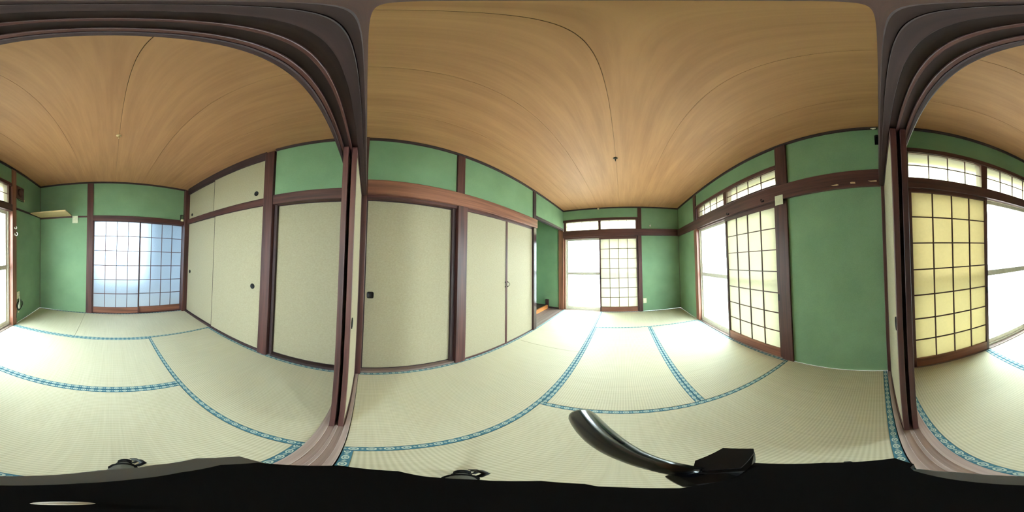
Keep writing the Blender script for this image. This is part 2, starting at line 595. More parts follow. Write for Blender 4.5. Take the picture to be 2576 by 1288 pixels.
# left wall, room with alcove
T((-1.50, -1.350, .843, .955, 0, 1.72), 'wood_z', 'dark post between the wide cream door and the paired cream doors')
T((-1.44, -1.355, .828, .920, 1.86, 2.372), 'wood_z', 'short dark post above the rail over the cream closet doors')
T((-1.50, -1.395, .803, .843, 0, 1.70), 'black_z', 'dark jamb strip beside the wide cream closet door')
T((-1.46, -1.352, 2.225, 2.312, 0, 1.715), 'lacquer', 'glossy dark alcove post at the end of the paired cream doors')
T((-1.44, -1.355, 2.228, 2.314, 1.86, 2.372), 'black_z', 'short dark post above the rail end beside the alcove')
T((-1.376, -1.338, -.014, 2.330, 1.718, 1.862), 'brown_y', 'long brown rail running above the tall cream closet doors')
T((-1.50, -1.372, -.014, 2.225, 1.690, 1.720), 'wood_y', 'thin dark head strip directly over the cream closet doors')
T((-1.50, -1.374, -.014, .843, -.05, .022), 'sill_y', 'grey worn sill under the wide cream closet door')
T((-1.50, -1.374, .955, 2.225, -.05, .010), 'wood_y', 'dark sill under the paired cream closet doors')
T((-1.43, -1.366, 2.312, YF - .02, 1.900, 1.945), 'black_y', 'thin black lintel over the opening of the alcove')
# alcove floor
alc = empty('floor_alcove', (-1.8, 3.0, 0), 'wooden floor of the alcove with a raised step', 'floor', None, 'structure')
box('floor_plank', (-1.765, -1.376, 2.30, YF, -.05, .000), 'sill_y', alc, .002)
box('step_edge', (-1.815, -1.765, 2.30, YF, -.05, .085), 'orange', alc, .004)
box('raised_board', (-2.28, -1.815, 2.30, YF, -.05, .078), 'black_y', alc)
box('corner_block', (-1.835, -1.755, YF - .045, YF, .0, .225), 'black_z', alc, .004)
box('base_strip', (-1.755, -1.495, YF - .012, YF, .0, .040), 'black_x', alc, .002)
# far wall
T((-1.492, -1.370, YF - .02, YF + .14, 0, 1.945), 'brown_z', 'brown corner post between the alcove and the bright far window')
T((-1.372, -1.335, YF + .02, YF + .09, 0, 1.70), 'brown_z', 'slim brown jamb at the alcove side of the far window')
T((.342, .425, YF - .020, YF + .14, 0, 1.72), 'wood_z', 'dark post between the far shoji screen and the outlet wall')
T((.350, .432, YF - .018, YF + .14, 1.875, 2.372), 'wood_z', 'short dark post at the end of the far transom')
T((XL, XR, YF - .030, YF + .10, 1.720, 1.872), 'wood_x', 'dark rail crossing the far wall above the window')
T((-1.372, .342, YF, YF + .13, 1.690, 1.722), 'wood_x', 'thin dark head track above the far shoji screen')
T((-1.372, .342, YF - .002, YF + .14, -.05, .008), 'sill_x', 'wooden sill under the bright far window')
T((XL, .350, YF - .012, YF + .05, 2.095, 2.150), 'wood_x', 'dark rail above the far transom panes')
# right wall, room with alcove
T((1.283, XR + .14, .790, .915, 0, 1.705), 'wood_z', 'dark post carrying the small paper card beside the side shoji')
T((1.283, XR + .14, .778, .902, 1.862, 2.372), 'wood_z', 'dark upper post at the near end of the side transom')
T((1.290, XR + .14, 2.625, 2.735, 0, 1.705), 'brown_z', 'sunlit brown post at the open end of the side window')
T((1.290, XR + .14, 2.625, 2.735, 1.862, 2.372), 'wood_z', 'dark upper post at the far end of the side transom')
T((1.268, XR + .10, -.035, YF - .03, 1.705, 1.862), 'wood_y', 'long dark rail with scraps of tape along the side window wall')
T((XR, XR + .13, .915, 2.625, 1.685, 1.705), 'wood_y', 'thin dark head track above the side shoji screen')
T((1.298, XR + .14, .915, 2.625, -.05, .008), 'sill_y', 'wooden sill under the side window with the taped rail')
T((1.288, XR + .05, .902, 2.625, 2.085, 2.135), 'wood_y', 'dark rail above the side transom panes')
# right wall, room with shelf
T((1.288, XR + .14, -.248, -.140, 0, ZC), 'black_z', 'dark jamb post at the near end of the yellow shoji screen')
T((1.285, XR + .16, -1.975, -1.875, 0, 2.372), 'brown_z', 'brown window post beside the coiled cable')
T((1.282, XR + .12, -1.875, -.248, 1.692, 1.790), 'wood_y', 'dark head beam above the yellow shoji screen')
T((1.286, XR + .06, -1.875, -.248, 2.075, 2.125), 'wood_y', 'dark rail above the transom over the yellow shoji screen')
T((1.292, XR + .14, -1.875, -.248, -.05, .008), 'sill_y', 'grooved pale sill under the yellow shoji screen and window')
T((1.288, XR + .01, YB, -1.975, 1.740, 1.768), 'wood_y', 'thin dark picture rail above the coiled cable')
# back wall
T((.312, .418, YB - .13, YB + .018, 0, 2.372), 'wood_z', 'brown post between the white card and the pebbled glass doors')
T((-1.42, .312, YB - .12, YB + .022, 1.662, 1.755), 'wood_x', 'dark head beam over the pebbled glass doors')
T((-1.42, .312, YB - .12, YB + .004, -.05, .012), 'wood_x', 'wooden sill under the pebbled glass doors')
T((.418, XR, YB - .01, YB + .014, 1.722, 1.750), 'wood_x', 'thin dark picture rail under the corner shelf')
T((-1.44, -1.318, YB - .02, YB + .075, 0, 2.372), 'wood_z', 'dark corner post between the pebbled glass and cupboard doors')
T((XR - .006, XR + .01, YB - .01, YB + .006, 0, 2.372), 'wood_z', 'thin dark strip in the wall corner below the shelf')
T((XR - .005, XR + .01, YF - .005, YF + .01, 0, 2.372), 'wood_z', 'thin dark strip in the wall corner farthest from the alcove')
# left wall, room with shelf
T((-1.50, -1.350, -1.025, -.910, 0, 2.372), 'wood_z', 'dark post between the double closet and the single cream door')
T((-1.50, -1.395, -.910, -.874, 0, 1.69), 'black_z', 'dark jamb strip beside the single cream door with no pull')
T((-1.50, -1.352, -.232, -.140, 0, 1.70), 'black_z', 'dark jamb near the stacked sliding doors and single cream door')
T((-1.50, -1.360, -.910, -.140, 1.678, 1.785), 'wood_y', 'dark head beam over the single cream door with no pull')
T((-1.50, -1.366, -2.74, -1.025, 1.688, 1.772), 'wood_y', 'dark beam between the small upper and tall lower cupboard doors')
T((-1.50, -1.372, -2.74, -1.025, -.05, .028), 'black_y', 'dark sill under the two tall cupboard doors')
T((-1.50, -1.372, -.874, -.232, -.05, .028), 'black_y', 'dark sill under the single cream door with no pull')

# ------------------------------------------------------------------ tatami mats
def mat_thing(x0, x1, y0, y1, axis, label, group):
    e = empty('tatami_mat', ((x0 + x1) / 2, (y0 + y1) / 2, -.05), label, 'mat', group)
    g = .0012
    hw = .030
    if axis == 'x':
        box('rush_surface', (x0 + g, x1 - g, y0 + g + hw, y1 - g - hw, -.05, 0), 'tatami_x', e, .002)
        for a, b in ((y0 + g, y0 + g + hw), (y1 - g - hw, y1 - g)):
            box('cloth_border', (x0 + g, x1 - g, a, b, -.05, .0008), 'heri_x', e, .001)
    else:
        box('rush_surface', (x0 + g + hw, x1 - g - hw, y0 + g, y1 - g, -.05, 0), 'tatami_y', e, .002)
        for a, b in ((x0 + g, x0 + g + hw), (x1 - g - hw, x1 - g)):
            box('cloth_border', (a, b, y0 + g, y1 - g, -.05, .0008), 'heri_y', e, .001)
    return e
XW = XR - .006
G6, G5 = 'tatami mats of the alcove room', 'tatami mats of the corner shelf room'
mat_thing(XL, -.478, DOOR_R1, 1.800, 'y', 'tatami mat along the wide cream door, one end at the threshold', G6)
mat_thing(-.478, XW, DOOR_R1, .880, 'x', 'tatami mat under the tripod, between threshold and taped wall', G6)
mat_thing(-.478, .412, .880, 2.655, 'y', 'tatami mat in the middle of the alcove room, touching no wall', G6)
mat_thing(.412, XW, .880, 2.655, 'y', 'tatami mat along the side shoji screen under the small card', G6)
mat_thing(-.478, XW, 2.655, YF - .004, 'x', 'tatami mat along the far wall under the power outlet', G6)
mat_thing(XL, -.478, 1.800, YF - .004, 'y', 'tatami mat in front of the alcove beside the paired cream doors', G6)
mat_thing(XL, -.478, -1.905, DOOR_R2, 'y', 'tatami mat along the single cream door and tall cupboard door', G5)
mat_thing(-.478, XW, -1.000, DOOR_R2, 'x', 'tatami mat between the threshold and the yellow shoji screen', G5)
mat_thing(-.478, XW, -1.905, -1.000, 'x', 'tatami mat in front of the open glass beside the yellow shoji', G5)
mat_thing(XL, .420, YB + .006, -1.905, 'x', 'tatami mat along the foot of the pebbled glass doors', G5)
mat_thing(.420, XW, YB + .006, -1.905, 'x', 'square half tatami mat in the corner under the shelf', G5)

# ------------------------------------------------------------------ sliding fusuma doors
def pull_round(parent, c, normal, r, square=False):
    """sunken finger pull: dished cup with a rim"""
    prof = [(r * .25, -.0004), (r * .78, .0), (r * .84, .0028), (r, .0032), (r, -.0008)]
    bm = lathe_bm(prof, 28)
    if square:
        for v in bm.verts:
            a = math.atan2(v.co.y, v.co.x)
            k = (abs(math.cos(a)) ** 5 + abs(math.sin(a)) ** 5) ** (-1 / 5)
            v.co.x *= k
            v.co.y *= k
    rot = {'+x': (0, math.pi / 2, 0), '-x': (0, -math.pi / 2, 0), '+y': (-math.pi / 2, 0, 0), '-y': (math.pi / 2, 0, 0)}[normal]
    return from_bm('finger_pull', bm, 'iron', c, parent, True, rot)

def fusuma(label, axis, a0, a1, f, inward, z0, z1, group, frame=.022, mat='black', pull=None, thick=.022, square=False, r=.030):
    """panel lying along axis from a0 to a1; f is its visible face; inward = +1/-1 the side the face looks to"""
    b = f - inward * thick
    mid = ((a0 + a1) / 2)
    loc = (f - inward * thick / 2, mid, z0) if axis == 'y' else (mid, f - inward * thick / 2, z0)
    e = empty('fusuma_door', loc, label, 'sliding door', group)
    def bx(name, u0, u1, w0, w1, p, q, m, bev=.0015):
        if axis == 'y':
            return box(name, (p, q, u0, u1, w0, w1), m, e, bev)
        return box(name, (u0, u1, p, q, w0, w1), m, e, bev)
    bx('paper_panel', a0 + frame * .8, a1 - frame * .8, z0 + frame * .8, z1 - frame * .8, b + inward * .002, f - inward * .003, 'cream', 0)
    bx('stile', a0, a0 + frame, z0, z1, b, f, mat + '_z')
    bx('stile', a1 - frame, a1, z0, z1, b, f, mat + '_z')
    bx('rail', a0 + frame, a1 - frame, z0, z0 + frame, b, f, mat + '_' + axis)
    bx('rail', a0 + frame, a1 - frame, z1 - frame, z1, b, f, mat + '_' + axis)
    if pull:
        pa, pz = pull
        n = ('+' if inward > 0 else '-') + ('x' if axis == 'y' else 'y')
        c = (f - inward * .002, pa, pz) if axis == 'y' else (pa, f - inward * .002, pz)
        pull_round(e, c, n, r, square)
    return e
GF = 'cream fusuma doors'
fusuma('wide cream fusuma door with a square black pull beside the threshold', 'y', -.014, .822, -1.424, 1, .022, 1.690, GF, .010, 'black', (.042, .830), square=True, r=.030)
fusuma('cream fusuma door with no visible pull, beside the stacked sliding doors', 'y', -.890, -.226, -1.424, 1, .028, 1.678, GF, .008, 'black')
fusuma('tall cream cupboard door beside the pebbled glass doors', 'y', -2.730, -1.892, -1.402, 1, .028, 1.688, GF, .006, 'black', (-2.640, .800))
fusuma('tall cream cupboard door with a round pull beside the dark post', 'y', -1.894, -1.040, -1.380, 1, .028, 1.688, GF, .006, 'black', (-1.150, .798))
fusuma('small upper cream cupboard door in the corner by the glass doors', 'y', -2.735, -1.930, -1.402, 1, 1.772, 2.288, GF, .006, 'black', (-2.620, 1.850), r=.027)
fusuma('small upper cream cupboard door beside the green panel', 'y', -1.932, -1.030, -1.380, 1, 1.772, 2.288, GF, .006, 'black', (-1.146, 1.856), r=.029)
# four doors of the opening, pushed to both sides
fusuma('slid-aside fusuma near the wide cream door, facing the alcove room', 'x', -1.345, -.683, -.058, 1, .004, 1.708, GF, .026, 'wood', (-.790, .815))
fusuma('slid-aside fusuma near the wide cream door, on the cupboard room side', 'x', -1.345, -.676, -.116, -1, .004, 1.708, GF, .026, 'wood', (-1.270, .815))
fusuma('slid-aside fusuma near the taped wall, facing the alcove room', 'x', .586, 1.278, -.058, 1, .004, 1.708, GF, .026, 'wood', (.640, .845))
fusuma('slid-aside fusuma near the taped wall, on the yellow shoji side', 'x', .590, 1.278, -.116, -1, .004, 1.708, GF, .026, 'wood', (1.200, .815))

# hinged pair with ring pulls
def hinged(label, y0, y1, ypull, side):
    f = -1.380
    e = empty('closet_door', (f - .012, (y0 + y1) / 2, .010), label, 'door', 'hinged cream closet doors')
    box('paper_panel', (f - .024, f - .002, y0 + .006, y1 - .006, .016, 1.686), 'cream', e)
    for a, b, w in ((y0, y0 + (.018 if side > 0 else .006), 0), (y1 - (.018 if side < 0 else .006), y1, 0)):
        box('stile', (f - .024, f + .002, a, b, .010, 1.690), 'wood_z', e, .0015)
    box('rail', (f - .024, f, y0 + .006, y1 - .006, .010, .018), 'wood_y', e, .001)
    box('rail', (f - .024, f, y0 + .006, y1 - .006, 1.682, 1.690), 'wood_y', e, .001)
    p = empty('pull_handle', (f, ypull, .86), 'arched bronze pull')
    p.location = Vector((f, ypull, .86)) - Vector(e.location)
    p.parent = e
    for dz in (-.030, .030):
        from_bm('mount', lathe_bm([(.009, 0), (.009, .003), (.005, .006), (.004, .010)], 16), 'brass', (f, ypull, .86 + dz), p, True, (0, math.pi / 2, 0))
    pts = [(f + .008 + .020 * math.sin(math.pi * t / 12), ypull + side * .014 * math.sin(math.pi * t / 12), .86 - .030 + .060 * t / 12) for t in range(13)]
    o = origin(p)
    from_bm('bail', tube_bm([Vector(q) - o for q in pts], .0028, 8), 'brass', o, p)
    return e
hinged('cream closet door beside the dark middle post, arched pull on far edge', .957, 1.596, 1.574, -1)
hinged('cream closet door next to the alcove post, arched pull on near edge', 1.598, 2.224, 1.620, 1)

# ------------------------------------------------------------------ shoji screens
def shoji(label, axis, a0, a1, f, inward, z0, z1, cols=4, rows=7, stile=.030, top=.035, bottom=.115, pull=None, paper='paper'):
    depth = .028
    b = f - inward * depth
    mid = (a0 + a1) / 2
    loc = (f - inward * depth / 2, mid, z0) if axis == 'y' else (mid, f - inward * depth / 2, z0)
    e = empty('shoji_screen', loc, label, 'sliding screen', 'shoji screens')
    def bx(name, u0, u1, w0, w1, p, q, m, bev=.001, par=None):
        if axis == 'y':
            return box(name, (p, q, u0, u1, w0, w1), m, par or e, bev)
        return box(name, (u0, u1, p, q, w0, w1), m, par or e, bev)
    bx('stile', a0, a0 + stile, z0, z1, b, f, 'wood_z', .002)
    bx('stile', a1 - stile, a1, z0, z1, b, f, 'wood_z', .002)
    bx('bottom_rail', a0 + stile, a1 - stile, z0, z0 + bottom, b, f, 'brown_' + axis, .002)
    bx('top_rail', a0 + stile, a1 - stile, z1 - top, z1, b, f, 'wood_' + axis, .002)
    u0, u1, w0, w1 = a0 + stile, a1 - stile, z0 + bottom, z1 - top
    bar = .010
    pw, ph = (u1 - u0) / cols, (w1 - w0) / rows
    m0, m1 = f - inward * .006, f - inward * .020
    for i in range(1, cols):
        bx('upright_bar', u0 + i * pw - bar / 2, u0 + i * pw + bar / 2, w0, w1, m0, m1, 'wood_z')
    for j in range(1, rows):
        bx('cross_bar', u0, u1, w0 + j * ph - bar / 2, w0 + j * ph + bar / 2, m0 - inward * .0015, m1 + inward * .0015, 'wood_' + axis)
    for i in range(cols):
        for j in range(rows):
            bx('paper_pane', u0 + i * pw, u0 + (i + 1) * pw, w0 + j * ph, w0 + (j + 1) * ph, f - inward * .0212, f - inward * .0220, paper, 0)
    if pull:
        pa, pz = pull
        bx('finger_pull', pa - .011, pa + .011, pz - .035, pz + .035, f - inward * .004, f + inward * .0015, 'iron', .001)
    return e
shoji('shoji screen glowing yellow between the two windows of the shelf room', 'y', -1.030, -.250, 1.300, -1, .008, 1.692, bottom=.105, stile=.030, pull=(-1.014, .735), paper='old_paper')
shoji('shoji screen on the side wall, half covering the window under the tape rail', 'y', .918, 1.772, 1.302, -1, .008, 1.686, bottom=.115, pull=(.934, .735))
shoji('shoji screen on the far wall between bright glass and outlet', 'x', -.520, .340, YF + .002, -1, .008, 1.690, bottom=.110, pull=(-.505, .800))

# ------------------------------------------------------------------ transom windows
n_win = [0]
def transom(axis, spans, f, inward, z0, z1, label, cols=4):
    n_win[0] += 1
    mid = (spans[0][0] + spans[-1][1]) / 2
    e = empty('window_%d' % n_win[0], (f, mid, z0) if axis == 'y' else (mid, f, z0), label, 'window', None, 'structure')
    def bx(name, u0, u1, w0, w1, p, q, m, bev=.001):
        if axis == 'y':
            return box(name, (p, q, u0, u1, w0, w1), m, e, bev)
        return box(name, (u0, u1, p, q, w0, w1), m, e, bev)
    q = f - inward * .10
    lo, hi = spans[0][0], spans[-1][1]
    bx('bottom_rail', lo - .03, hi + .03, z0 - .022, z0, f, q, 'wood_' + axis)
    bx('top_rail', lo - .03, hi + .03, z1, z1 + .016, f, q, 'wood_' + axis)
    edges = [(lo - .06, lo), (hi, hi + .06)] + [(spans[i][1], spans[i + 1][0]) for i in range(len(spans) - 1)]
    for a, b in edges:
        bx('mullion', a, b, z0 - .022, z1 + .016, f + inward * .002, q, 'wood_z')
    for a, b in spans:
        pw = (b - a) / cols
        zm = (z0 + z1) / 2
        for i in range(1, cols):
            bx('upright_bar', a + i * pw - .004, a + i * pw + .004, z0, z1, f - inward * .010, f - inward * .024, 'wood_z')
        bx('cross_bar', a, b, zm - .004, zm + .004, f - inward * .0112, f - inward * .0228, 'wood_' + axis)
        for i in range(cols):
            for (w0, w1) in ((z0, zm), (zm, z1)):
                bx('glass_pane', a + i * pw, a + (i + 1) * pw, w0, w1, f - inward * .0245, f - inward * .0275, 'transom', 0)
    return e
transom('y', [(.918, 1.712), (1.782, 2.530)], 1.300, -1, 1.902, 2.078, 'transom window of small panes above the side shoji screen')
transom('x', [(-1.300, -.536), (-.480, .302)], YF + .002, -1, 1.888, 2.090, 'transom window of small panes above the bright far window')
transom('y', [(-1.800, -1.035), (-.962, -.262)], 1.300, -1, 1.802, 2.070, 'transom window of small panes above the yellow shoji screen')

# ------------------------------------------------------------------ aluminium glass doors behind the shoji
def sashes(axis, panels, z0, z1, rail, label):
    n_win[0] += 1
    lo = min(p[0] for p in panels)
    hi = max(p[1] for p in panels)
    f0 = panels[0][2]
    e = empty('window_%d' % n_win[0], (f0, (lo + hi) / 2, z0) if axis == 'y' else ((lo + hi) / 2, f0, z0), label, 'window', None, 'structure')
    def bx(name, u0, u1, w0, w1, p, q, m, bev=.001, par=None):
        if axis == 'y':
            return box(name, (p, q, u0, u1, w0, w1), m, par or e, bev)
        return box(name, (u0, u1, p, q, w0, w1), m, par or e, bev)
    fa, fb = min(p[2] for p in panels) - .03, max(p[2] for p in panels) + .03
    bx('track', lo - .03, hi + .03, z0 - .03, z0, fa, fb, 'alu')
    bx('track', lo - .03, hi + .03, z1, z1 + .03, fa, fb, 'alu')
    bx('side_frame', lo - .03, lo, z0 - .03, z1 + .03, fa, fb, 'alu')
    bx('side_frame', hi, hi + .03, z0 - .03, z1 + .03, fa, fb, 'alu')
    for (a, b, f) in panels:
        s = empty('sash', (f, (a + b) / 2, z0) if axis == 'y' else ((a + b) / 2, f, z0), 'aluminium sash with clear upper and frosted lower glass')
        s.location = Vector(s.location) - Vector(e.location)
        s.parent = e
        t = .014
        bx('stile', a, a + .036, z0, z1, f - t, f + t, 'alu', .001, s)
        bx('stile', b - .036, b, z0, z1, f - t, f + t, 'alu', .001, s)
        bx('rail', a + .036, b - .036, z0, z0 + .06, f - t, f + t, 'alu', .001, s)
        bx('rail', a + .036, b - .036, z1 - .04, z1, f - t, f + t, 'alu', .001, s)
        bx('rail', a + .036, b - .036, rail, rail + .06, f - t - .003, f + t + .003, 'alu', .001, s)
        bx('clear_pane', a + .036, b - .036, rail + .06, z1 - .04, f - .001, f + .001, 'glass', 0, s)
        bx('frosted_pane', a + .036, b - .036, z0 + .06, rail, f - .001, f + .001, 'frost', 0, s)
    return e
sashes('y', [(1.74, 2.595, 1.372), (.945, 1.79, 1.405)], .030, 1.690, .855, 'aluminium glass doors behind the side shoji screen')
sashes('x', [(-1.310, -.480, YF + .072), (-.520, .312, YF + .105)], .030, 1.690, .850, 'aluminium glass doors behind the bright far window opening')
sashes('y', [(-1.845, -1.000, 1.375), (-1.045, -.270, 1.410)], .030, 1.690, .870, 'aluminium glass doors beside the yellow shoji screen')

# ------------------------------------------------------------------ pebbled glass sliding doors in the back wall
def glass_door(label, x0, x1, f, s0, s1):
    e = empty('glass_sliding_door', ((x0 + x1) / 2, f - .012, .012), label, 'sliding door', 'pebbled glass doors')
    z0, z1 = .012, 1.664
    b = f - .026
    box('stile', (x0, x0 + s0, b, f, z0, z1), 'wood_z', e, .002)
    box('stile', (x1 - s1, x1, b, f, z0, z1), 'wood_z', e, .002)
    box('bottom_rail', (x0 + s0, x1 - s1, b, f, z0, .120), 'brown_x', e, .002)
    box('top_rail', (x0 + s0, x1 - s1, b, f, 1.652, z1), 'wood_x', e, .001)
    u0, u1, w0, w1 = x0 + s0, x1 - s1, .120, 1.652
    pw, ph = (u1 - u0) / 4, (w1 - w0) / 6
    for i in range(1, 4):
        box('upright_bar', (u0 + i * pw - .005, u0 + i * pw + .005, b + .008, f - .004, w0, w1), 'wood_z', e)
    for j in range(1, 6):
        box('cross_bar', (u0, u1, b + .0092, f - .0052, w0 + j * ph - .005, w0 + j * ph + .005), 'wood_x', e)
    for i in range(4):
        for j in range(6):
            box('glass_pane', (u0 + i * pw, u0 + (i + 1) * pw, b + .004, b + .0075, w0 + j * ph, w0 + (j + 1) * ph), 'pebble', e)
    return e
glass_door('pebbled glass sliding door beside the brown post and white card', -.520, .312, YB - .006, .024, .024)
glass_door('pebbled glass sliding door beside the cupboard corner', -1.345, -.500, YB - .036, .030, .024)

# the bright kitchen side beyond the pebbled doors
kit = empty('wall_beyond', (-.5, -3.6, 0), 'pale walls of the bright space beyond the pebbled glass doors', 'wall', None, 'structure')
box('side_wall', (-1.78, -1.68, -4.35, -2.94, -.05, 2.45), 'cool', kit)
box('side_wall', (.80, .90, -4.35, -2.94, -.05, 2.45), 'cool', kit)
box('end_wall', (-1.68, -.95, -4.45, -4.35, -.05, 2.45), 'cool', kit)
box('end_wall', (.42, .80, -4.45, -4.35, -.05, 2.45), 'cool', kit)
box('end_wall', (-.95, .42, -4.45, -4.35, 2.10, 2.45), 'cool', kit)
box('end_wall', (-.95, .42, -4.45, -4.35, -.05, .30), 'cool', kit)
box('ceiling_panel', (-1.78, .90, -4.45, -2.94, 2.42, 2.52), 'cool', kit)
box('floor_panel', (-1.78, .90, -4.45, -2.95, -.15, -.05), 'board', kit)
box('infill', (-1.70, -1.42, -2.96, -2.90, -.05, 2.45), 'cool', kit)

# ------------------------------------------------------------------ eaves outside
ev = empty('roof_eaves', (1.4, .5, 2.2), 'wooden roof eaves outside above the windows', 'roof', None, 'structure')
box('eave_board', (XR + .14, XR + .93, -3.2, 4.4, 2.500, 2.520), 'eave', ev)
box('eave_board', (-2.6, XR + .14, YF + .14, YF + .75, 2.500, 2.520), 'eave', ev)
box('roof_slab', (-2.6, XR + .93, -4.6, 4.4, 2.521, 2.62), 'outer', ev)
box('fascia', (XR + .93, XR + .96, -3.2, 4.4, 2.49, 2.62), 'eave', ev)
box('fascia', (-2.6, XR + .93, 4.40, 4.43, 2.49, 2.62), 'eave', ev)
box('upper_wall', (XR + .02, XR + .14, -2.95, YF + .14, ZC, 2.52), 'outer', ev)
box('upper_wall', (-2.4, XR + .02, YF + .02, YF + .14, ZC + .04, 2.52), 'outer', ev)

# ------------------------------------------------------------------ small things
# corner shelf
sh = empty('corner_shelf', (1.0, YB + .2, 1.752), 'pale wooden corner shelf above the thin picture rail', 'shelf')
box('shelf_board', (.690, 1.286, YB + .015, YB + .420, 1.752, 1.770), 'board', sh, .002)
box('support_batten', (.720, 1.284, YB + .001, YB + .015, 1.751, 1.768), 'brown_x', sh, .001)

c = empty('notice_card', (.628, YB + .016, 1.625), 'white card hanging on the picture rail beside the corner shelf', 'card')
box('card_sheet', (.580, .678, YB + .0145, YB + .0175, 1.622, 1.752), 'card', c, .0008)
from_bm('pin', lathe_bm([(.004, 0), (.004, .003), (.002, .005)], 12), 'white', (.629, YB + .0175, 1.743), c, True, (-math.pi / 2, 0, 0))
c = empty('notice_card.001', (1.264, .862, 1.645), 'small pale card pinned on the post beside the side shoji screen', 'card')
box('card_sheet', (1.2635, 1.2665, .818, .908, 1.648, 1.748), 'card', c, .0008)
from_bm('pin', lathe_bm([(.004, 0), (.004, .003), (.002, .005)], 12), 'white', (1.2635, .863, 1.740), c, True, (0, -math.pi / 2, 0))

# scraps of tape on the rail
def tape(y, z, pts, label):
    bm = bmesh.new()
    f = [bm.verts.new((0, a, b)) for a, b in pts]
    k = [bm.verts.new((.0012, a, b)) for a, b in pts]
    bm.faces.new(f)
    bm.faces.new(k[::-1])
    n = len(pts)
    for i in range(n):
        bm.faces.new((f[i], f[(i + 1) % n], k[(i + 1) % n], k[i]))
    return tag(from_bm('tape_scrap', bm, 'tape', (1.2666, y, z), None, False), label, 'tape', 'tape scraps on the dark rail')
tape(.323, 1.738, [(-.03, -.004), (-.012, -.010), (.020, -.006), (.036, .004), (.012, .003), (-.016, .006)], 'torn tape scrap on the rail, farthest from the sliding doors')
tape(.181, 1.740, [(-.020, -.009), (.018, -.007), (.021, .007), (.006, .009), (-.018, .006)], 'torn tape scrap on the rail, middle of the three')
tape(.021, 1.744, [(-.026, -.007), (.020, -.005), (.042, .005), (.016, .004), (-.026, .007)], 'torn tape scrap on the rail, nearest the sliding doors')

# outlets
def outlet(loc, axis, label, n=2):
    e = empty('power_outlet', loc, label, 'outlet', 'power outlets')
    x, y, z = loc
    if axis == 'y':
        box('cover_plate', (x - .037, x + .037, y - .006, y, z, z + .115), 'ivory', e, .003)
        for dz in (.034, .080):
            s = box('socket', (x - .014, x + .014, y - .0085, y - .005, z + dz - .012, z + dz + .012), 'white', e, .002)
            for dx in (-.006, .006):
                box('slot', (x + dx - .0013, x + dx + .0013, y - .0092, y - .0082, z + dz - .005, z + dz + .005), 'black', s)
    else:
        box('cover_plate', (x - .006, x, y - .036, y + .036, z, z + .115), 'ivory', e, .003)
        for dz in (.034, .080):
            s = box('socket', (x - .0085, x - .005, y - .014, y + .014, z + dz - .012, z + dz + .012), 'white', e, .002)
            for dy in (-.006, .006):
                box('slot', (x - .0092, x - .0082, y + dy - .0013, y + dy + .0013, z + dz - .005, z + dz + .005), 'black', s)
    return e
outlet((.472, YF, .190), 'y', 'ivory power outlet low on the green wall beside the far shoji')
outlet((XR, -2.035, .395), 'x', 'ivory power outlet behind the coiled cable')

# coiled cable
cab = empty('coiled_cable', (XR - .02, -2.03, .28), 'coil of black and white cable hanging below the outlet', 'cable')
o = Vector(cab.location)
for k, (ry, rz, oy, oz, ox, mt) in enumerate(((.085, .075, -.02, .02, .000, 'black'), (.072, .068, -.005, .015, -.008, 'black'), (.092, .062, -.03, .012, -.004, 'grey'), (.060, .080, .012, .02, -.014, 'black'))):
    pts = [(ox, oy + ry * math.cos(2 * math.pi * t / 36), oz + rz * math.sin(2 * math.pi * t / 36)) for t in range(36)]
    from_bm('cable_loop', tube_bm(pts, .0032, 8, True), mt, o, cab)
from_bm('white_lead', tube_bm([(-.012, .005, .150), (-.022, .012, .110), (-.026, .030, .060), (-.026, .046, .030), (-.026, .052, .000), (-.026, .042, -.022), (-.026, .028, -.010), (-.026, .032, .022), (-.026, .040, .050)], .0055, 8), 'white', o, cab)
box('plug', (XR - .034, XR - .009, -2.036, -2.014, .418, .444), 'white', cab, .003)
from_bm('hanging_lead', tube_bm([(-.02, .075, -.01), (-.03, .105, -.060), (-.028, .112, -.110), (-.03, .116, -.150)], .0028, 8), 'black', o, cab)
box('cable_clip', (XR - .012, XR - .001, -2.050, -2.020, .165, .190), 'ivory', cab, .002)

# brown cover plate high on the wall
cv = empty('wall_cover', (XR - .008, -2.085, 1.90), 'square brown cover plate high on the green wall beside the window', 'cover')
box('plate', (XR - .012, XR, -2.195, -1.985, 1.925, 2.135), 'wood_z', cv, .004)
from_bm('cap', lathe_bm([(.072, 0), (.072, .008), (.060, .014), (.030, .016)], 28), 'wood_z', (XR - .011, -2.09, 2.03), cv, True, (0, -math.pi / 2, 0))
o = Vector(cv.location)
from_bm('wire', tube_bm([(-.004, .09, .015), (-.006, .03, -.004), (-.008, -.05, -.002), (-.008, -.105, .012)], .0028, 8), 'iron', o, cv)
box('clip', (XR - .016, XR - .004, -2.204, -2.188, 1.905, 1.945), 'ivory', cv, .002)

# hooks
def hook(label, loc, normal, mat, size=1.0, group='small hooks'):
    e = empty('hook', loc, label, 'hook', group)
    n = Vector(normal)
    up = Vector((0, 0, 1)) if abs(n.z) < .5 else Vector((1, 0, 0))
    rot = n.to_track_quat('Z', 'Y').to_euler()
    from_bm('base', lathe_bm([(.011 * size, 0), (.011 * size, .003), (.006 * size, .006)], 16), mat, loc, e, True, rot)
    pts = []
    for t in range(13):
        a = math.pi * 1.45 * t / 12
        pts.append(n * (.006 + .012 * (1 - math.cos(a))) * size - up * (.014 * math.sin(a)) * size)
    from_bm('curl', tube_bm(pts, .0028 * size, 8), mat, loc, e)
    return e
hook('white hook on the window post beside the coiled cable, upper one', (1.285, -1.925, 1.455), (-1, 0, 0), 'white', 1.2)
hook('white hook on the window post beside the coiled cable, lower one', (1.285, -1.925, 1.365), (-1, 0, 0), 'white', 1.6)
